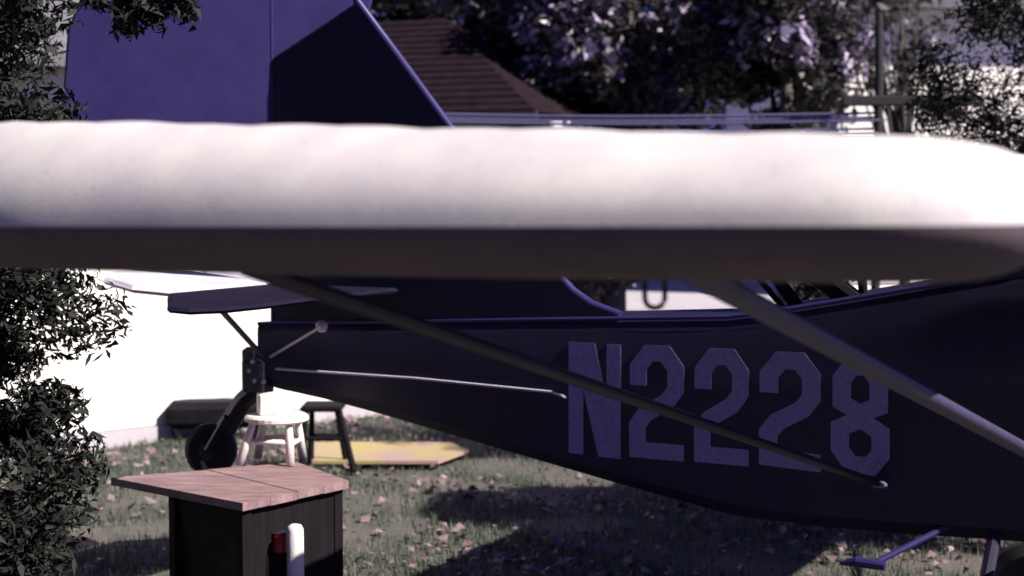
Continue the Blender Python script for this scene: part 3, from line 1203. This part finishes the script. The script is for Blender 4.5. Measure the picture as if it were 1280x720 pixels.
# ------------------------------------------------------------------ trees
def tree(base, trunk_h, crown_c, crown_r, nleaf, leaf, label, cat='tree', name='tree', mix=None, group=None, nclump=60, leafmat='leaf', gap=0.5, up=0.5, limbs=7, trunk_r=0.14, asp=(0.35, 0.6)):
    t = thing(name, (base.x, base.y, 0), label, cat, group)
    cc_ = Vector(crown_c) - Vector((base.x, base.y, 0))
    mb = MB()
    mb.tube([(0, 0, -0.05), (0.03, 0.02, trunk_h * .4), (cc_.x * .3, cc_.y * .3, trunk_h), (cc_.x * .7, cc_.y * .7, cc_.z + crown_r[2] * .3)], [trunk_r * 1.3, trunk_r, trunk_r * .8, trunk_r * .2], 10)
    tr = mb.build('trunk', M['bark'], t, smooth=True)
    cl_ = []
    for k in range(nclump):
        d = rng.normal(size=3)
        d /= np.linalg.norm(d)
        r = rng.uniform(0.25, 1.0) ** 0.6
        cl_.append(np.array([cc_.x, cc_.y, cc_.z]) + d * r * np.array(crown_r))
    cl_ = np.array(cl_)
    cl_ = cl_[cl_[:, 2] > 0.05]
    mb = MB()
    for k in range(limbs):
        e = Vector(cl_[k % len(cl_)])
        s0 = Vector((cc_.x * .25, cc_.y * .25, trunk_h * (0.6 + 0.5 * random.random())))
        mid = lerp(s0, e, .5) + Vector((0, 0, -0.1))
        mb.tube([s0, mid, e], [trunk_r * .4, trunk_r * .25, trunk_r * .08], 6)
    if limbs:
        mb.build('limb', M['bark'], t, smooth=True)
    which = rng.integers(0, len(cl_), nleaf)
    cr = np.mean(crown_r) * gap
    cs = rng.uniform(0.5, 1.1, len(cl_))
    off = rng.normal(size=(nleaf, 3))
    off /= np.linalg.norm(off, axis=1)[:, None]
    off *= (rng.random(nleaf) ** 0.45)[:, None] * (cr * cs[which])[:, None]
    off[:, 2] *= 0.65
    P = cl_[which] + off
    P = P[P[:, 2] > 0.03]
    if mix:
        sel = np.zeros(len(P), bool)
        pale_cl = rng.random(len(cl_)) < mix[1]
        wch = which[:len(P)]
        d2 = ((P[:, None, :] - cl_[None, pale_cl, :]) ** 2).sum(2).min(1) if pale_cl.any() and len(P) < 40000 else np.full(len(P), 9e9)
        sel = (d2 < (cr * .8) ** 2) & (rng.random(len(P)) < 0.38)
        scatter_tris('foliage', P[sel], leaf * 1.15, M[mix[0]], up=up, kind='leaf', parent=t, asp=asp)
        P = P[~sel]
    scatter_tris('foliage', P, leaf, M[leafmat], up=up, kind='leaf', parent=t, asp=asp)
    return t


tree(at(765, 300, 19).to_2d().to_3d(), 2.2, at(800, 20, 19), (1.6, 1.4, 1.5), 22000, 0.13, 'broad dark leafy tree with painted sun glints behind the middle of the wing', mix=('leafglint', .40), nclump=70, gap=.38)
tree(at(690, 300, 20.5).to_2d().to_3d(), 2.2, at(650, 35, 20.5), (1.1, 1.0, 1.3), 15000, 0.12, 'leafy tree with many painted sun glints beside the brown hipped roof', mix=('leafglint', .45), nclump=50, gap=.38)
tree(at(985, 300, 18).to_2d().to_3d(), 2.0, at(980, 40, 18), (1.0, 1.0, 1.3), 15000, 0.12, 'dark leafy tree just before the far white house corner', mix=('leafglint', .35), nclump=50, gap=.40)
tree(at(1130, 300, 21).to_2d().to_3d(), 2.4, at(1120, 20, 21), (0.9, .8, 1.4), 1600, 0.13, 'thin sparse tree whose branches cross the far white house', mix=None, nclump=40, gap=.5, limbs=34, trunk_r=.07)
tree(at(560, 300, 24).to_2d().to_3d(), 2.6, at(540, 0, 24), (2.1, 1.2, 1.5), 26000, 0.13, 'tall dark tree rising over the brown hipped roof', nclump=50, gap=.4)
# low shrubs along the lawn edge
for px, Y, r, mixx, lab in ((1010, 15.5, .7, ('leafrust', .3), 'rusty leaved shrub beside the clothesline pole'), (740, 18.5, .9, ('leafglint', .3), 'low shrub with painted sun glints close to the brown roofed house')):
    c = at(px, 234, Y)
    tree(Vector((c.x, c.y, 0)), .5, Vector((c.x, c.y, 1.55)), (r * 1.3, r, .85), 7000, 0.10, lab, 'shrub', 'shrub', mix=mixx, nclump=30, gap=.45, trunk_r=.05, limbs=5)
# dark evergreens at either side
ev = tree(Vector((-2.14, 5.6, 0)), 1.2, Vector((-2.14, 5.6, 1.7)), (0.58, 0.5, 2.4), 120000, 0.05, 'dense dark evergreen column left of the table and wing', 'tree', 'evergreen_tree', leafmat='needle', nclump=150, gap=.22, up=0.2, asp=(.2, .35), trunk_r=.07)
dr = []
for (px, py) in ((150, 14), (158, 28), (172, 2), (186, 8), (196, 16), (214, -4), (228, 4), (236, 10), (120, -6), (205, -16), (180, -14)):
    p_ = at(px, py, 5.5) - Vector((-2.14, 5.6, 0))
    dr.append(np.array(p_)[None, :] + rng.normal(size=(150, 3)) * np.array([0.018, .03, 0.026])[None, :])
scatter_tris('foliage', np.concatenate(dr), 0.05, M['needle'], up=0.2, kind='leaf', parent=ev, asp=(.2, .35))
mb = MB()
mb.tube([Vector((0.05, 0, 2.75)), at(120, -8, 5.5) - Vector((-2.14, 5.6, 0)), at(205, -12, 5.5) - Vector((-2.14, 5.6, 0)), at(236, 6, 5.5) - Vector((-2.14, 5.6, 0))], [.02, .014, .008, .004], 6)
mb.build('limb', M['bark'], ev, smooth=True)
c = at(1330, 100, 10)
tree(Vector((c.x, c.y, 0)), 1.8, Vector((c.x, c.y, 2.6)), (0.85, .8, 2.2), 50000, 0.055, 'dense dark evergreen right of the far white house', 'tree', 'evergreen_tree', leafmat='needle', nclump=150, gap=.22, up=.2, asp=(.2, .35), trunk_r=.1)
tree(Vector((6.72, 5.98, 0)), 4.6, Vector((6.72, 5.98, 5.95)), (0.85, 0.85, 0.95), 60000, 0.10, 'unseen tall round crowned tree added off the nose to shade the lawn', leafmat='leaf', nclump=160, gap=.24, up=.2, asp=(.4, .6), trunk_r=.10)  # out of view, placed and shaped to throw a wedge shadow on the lawn
# far wood
pw = []
for k in range(240):
    x = rng.uniform(-28, 30)
    y = rng.uniform(44, 54)
    top = 7 + 2.5 * math.sin(x * .4) + rng.uniform(-1, 1)
    z = rng.uniform(0.4, 1) * top
    pw.append((x, y, z, rng.uniform(1.0, 2.0)))
pw = np.array(pw)
wh = rng.integers(0, len(pw), 70000)
off = rng.normal(size=(len(wh), 3))
off /= np.linalg.norm(off, axis=1)[:, None]
off *= (rng.random(len(wh)) ** .4)[:, None] * pw[wh, 3][:, None]
P = pw[wh, :3] + off
P = P[P[:, 2] > 0.1]
tag(scatter_tris('distant_wood', P, 0.36, M['leaf'], up=.4, kind='leaf'), 'dark wood beyond the yard', 'wood', kind='stuff')

# unseen wood added behind the camera to cut the sky fill
pw = []
for k in range(130):
    x = rng.uniform(-26, 9)
    y = rng.uniform(-20, -13) + (0 if x > -14 else rng.uniform(0, 22))
    z = rng.uniform(0.3, 1) * rng.uniform(7, 10)
    pw.append((x, y, z, rng.uniform(1.2, 2.2)))
pw = np.array(pw)
wh = rng.integers(0, len(pw), 30000)
off = rng.normal(size=(len(wh), 3))
off /= np.linalg.norm(off, axis=1)[:, None]
off *= (rng.random(len(wh)) ** .4)[:, None] * pw[wh, 3][:, None]
P = pw[wh, :3] + off
P = P[P[:, 2] > 0.1]
tag(scatter_tris('wood', P, 0.5, M['leaf'], up=.4, kind='leaf'), 'unseen dark wood added behind the camera to block sky light', 'wood', kind='stuff')
